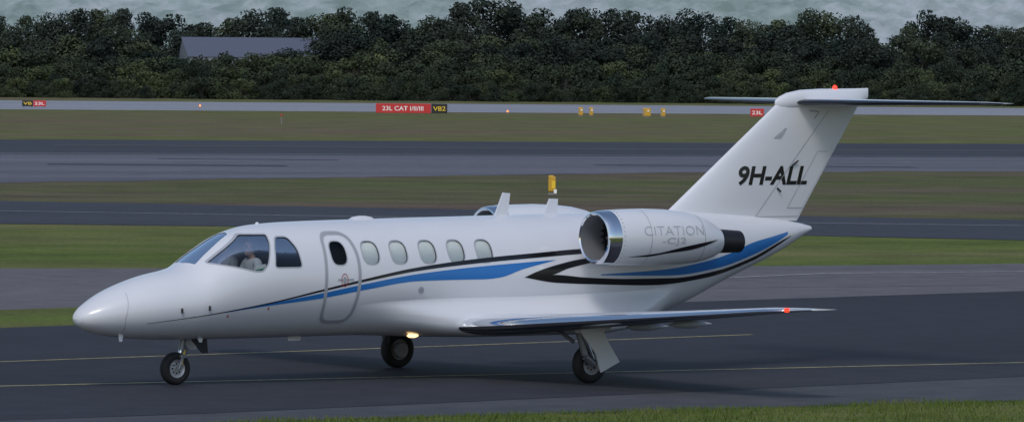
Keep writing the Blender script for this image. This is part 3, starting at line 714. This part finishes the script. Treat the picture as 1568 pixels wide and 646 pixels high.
# ------------------------------------------------------------------ signs and airfield furniture
M_sr=mat('sign_red',(.50,.03,.03),.5,emit=(1,.06,.05),es=.06); M_sk=mat('sign_black',(.02,.02,.02),.5); M_sw=mat('sign_white',(.8,.8,.8),.5,emit=(1,1,1),es=.1); M_sy=mat('sign_yellow',(.75,.5,.03),.5,emit=(1,.7,.05),es=.1)
M_ybox=mat('yellow_casing',(.62,.36,.03),.5); M_post=mat('post_grey',(.25,.25,.25),.6)
ang=math.atan2(rgt.y,rgt.x)
def local(root,d,s): 
    p=W2(d,s); root.location=(p.x,p.y,0); root.rotation_euler=(0,0,ang)
def stext(body_,size,x,z,y,m,parent,wd):
    c=bpy.data.curves.new('lettering','FONT'); c.body=body_; c.size=size; c.offset=.004
    o=link(bpy.data.objects.new('lettering',c),parent)
    dg=bpy.context.evaluated_depsgraph_get(); me=bpy.data.meshes.new_from_object(o.evaluated_get(dg)); bpy.data.objects.remove(o)
    X=[q.co.x for q in me.vertices]; k=wd/(max(X)-min(X)); mx=min(X)
    for q in me.vertices: q.co=Vector((x+(q.co.x-mx)*k,y,z+q.co.y))
    me.materials.clear(); me.materials.append(m); link(bpy.data.objects.new('lettering',me),parent)
def sign(d,s,parts,h=.72,z0=.12):
    R=empty('runway_sign'); tot=sum(p[0] for p in parts)
    x=-tot/2
    for w,m,txt,tm in parts:
        box('panel',(x+w/2,0,z0+h/2),(w-.03,.2,h),m,R,.02)
        if txt: stext(txt,h*.66,x+.12*w,z0+h*.27,-.107,tm,R,w*(.76 if len(txt)<5 else .74))
        for q in (.15,.85): box('leg',(x+w*q,0,z0/2),(.06,.06,z0),M_post,R)
        x+=w
    local(R,d,s); return R
dS=465
sign(dS,(629-784)/9293*dS,[(4.25,M_sr,'23L CAT I/II/III',M_sw),(1.25,M_sk,'VB2',M_sy)])
sign(492,(51-784)/9293*492,[(.9,M_sk,'VB',M_sy),(1.05,M_sr,'23L',M_sw)],.48)
sign(462,(1158-784)/9293*462,[(1.05,M_sr,'23L',M_sw)],.6)
def guard(px,d,w=.42,h=.72):
    R=empty('runway_guard_light'); box('casing',(0,0,h*.56),(w,.3,h*.84),M_ybox,R,.03); box('base',(0,0,h*.07),(w*.7,.2,h*.14),M_post,R,.01)
    revolve('visor',[(-.20,.07),(-.16,.07),(-.16,.01)],(w*.18,0,h*.70),'Y',M_sw,R,14)
    box('side_panel',(-w*.36,-.155,h*.52),(w*.14,.01,h*.6),M_post,R)
    local(R,d,(px-784)/9293*d)
for p_,d_,w_ in ((888,462,.36),(904,462,.30),(989,460,.60),(1014,460,.36)): guard(p_,d_,w_)
R=empty('taxiway_marker_post'); box('base',(0,0,.03),(.3,.2,.06),M_post,R,.01); box('casing',(-.02,0,.36),(.26,.22,.52),M_ybox,R,.05); box('top',(-.05,0,.60),(.2,.22,.12),M_ybox,R,.04); box('lamp_face',(.03,-.12,.34),(.12,.02,.26),M_sy,R,.005); box('bracket',(.09,-.115,.12),(.1,.02,.14),M_sw,R,.005)
local(R,206,(846-784)/9293*206)
def tower(px,d,h,m):
    R=empty('edge_light'); tube('stem',(0,0,0),(0,0,h),.04,.03,M_post,R,8); revolve('lens',[(0,.07),(.08,.08),(.16,.03)],(0,0,h),'Z',m,R,10); local(R,d,(px-784)/9293*d)
M_or=mat('orange_lamp',(.8,.3,.05),.4,emit=(1,.25,.05),es=1.6)
tower(776,476,.15,M_or); tower(305,500,.15,M_or)
tower(430,400,.5,M_redm)
# ------------------------------------------------------------------ light
w=bpy.data.worlds.new('World'); S.world=w; w.use_nodes=True; nt=w.node_tree
bg=nt.nodes['Background']; sky=nt.nodes.new('ShaderNodeTexSky'); sky.sky_type='NISHITA'; sky.sun_disc=False
sun_el=math.radians(50); to_sun_az=math.radians(-140)
sky.sun_elevation=sun_el; sky.sun_rotation=math.pi/2-to_sun_az; sky.air_density=1.1; sky.dust_density=1.6; sky.ozone_density=1.4
bg.inputs[1].default_value=.125; nt.links.new(sky.outputs[0],bg.inputs[0])
sd=bpy.data.lights.new('sun','SUN'); sd.energy=1.05; sd.angle=math.radians(16); sd.color=(1,.96,.92)
so=link(bpy.data.objects.new('sun',sd)); dv=Vector((math.cos(to_sun_az)*math.cos(sun_el),math.sin(to_sun_az)*math.cos(sun_el),math.sin(sun_el)))
so.rotation_euler=dv.to_track_quat('Z','Y').to_euler()
# ------------------------------------------------------------------ camera
th,hc,fc,roll,yaw,pitch=[0.63375,4.79783,9.29342,0.00895,0.00617,-0.02601]
C=Vector((7-90*math.sin(th),-90*math.cos(th),hc)); a=th+yaw
fw=Vector((math.sin(a)*math.cos(pitch),math.cos(a)*math.cos(pitch),math.sin(pitch))); r0=Vector((math.cos(a),-math.sin(a),0)); u0=r0.cross(fw)
r=r0*math.cos(roll)+u0*math.sin(roll); u=-r0*math.sin(roll)+u0*math.cos(roll)
cd=bpy.data.cameras.new('camera'); cd.sensor_width=36; cd.lens=fc*1000/1568*36; cd.clip_end=20000; cd.clip_start=1
co=link(bpy.data.objects.new('camera',cd)); M3=Matrix((r,u,-fw)).transposed(); co.matrix_world=Matrix.Translation(C)@M3.to_4x4()
S.camera=co
S.view_settings.view_transform='Standard'; S.view_settings.look='None'; S.view_settings.exposure=0
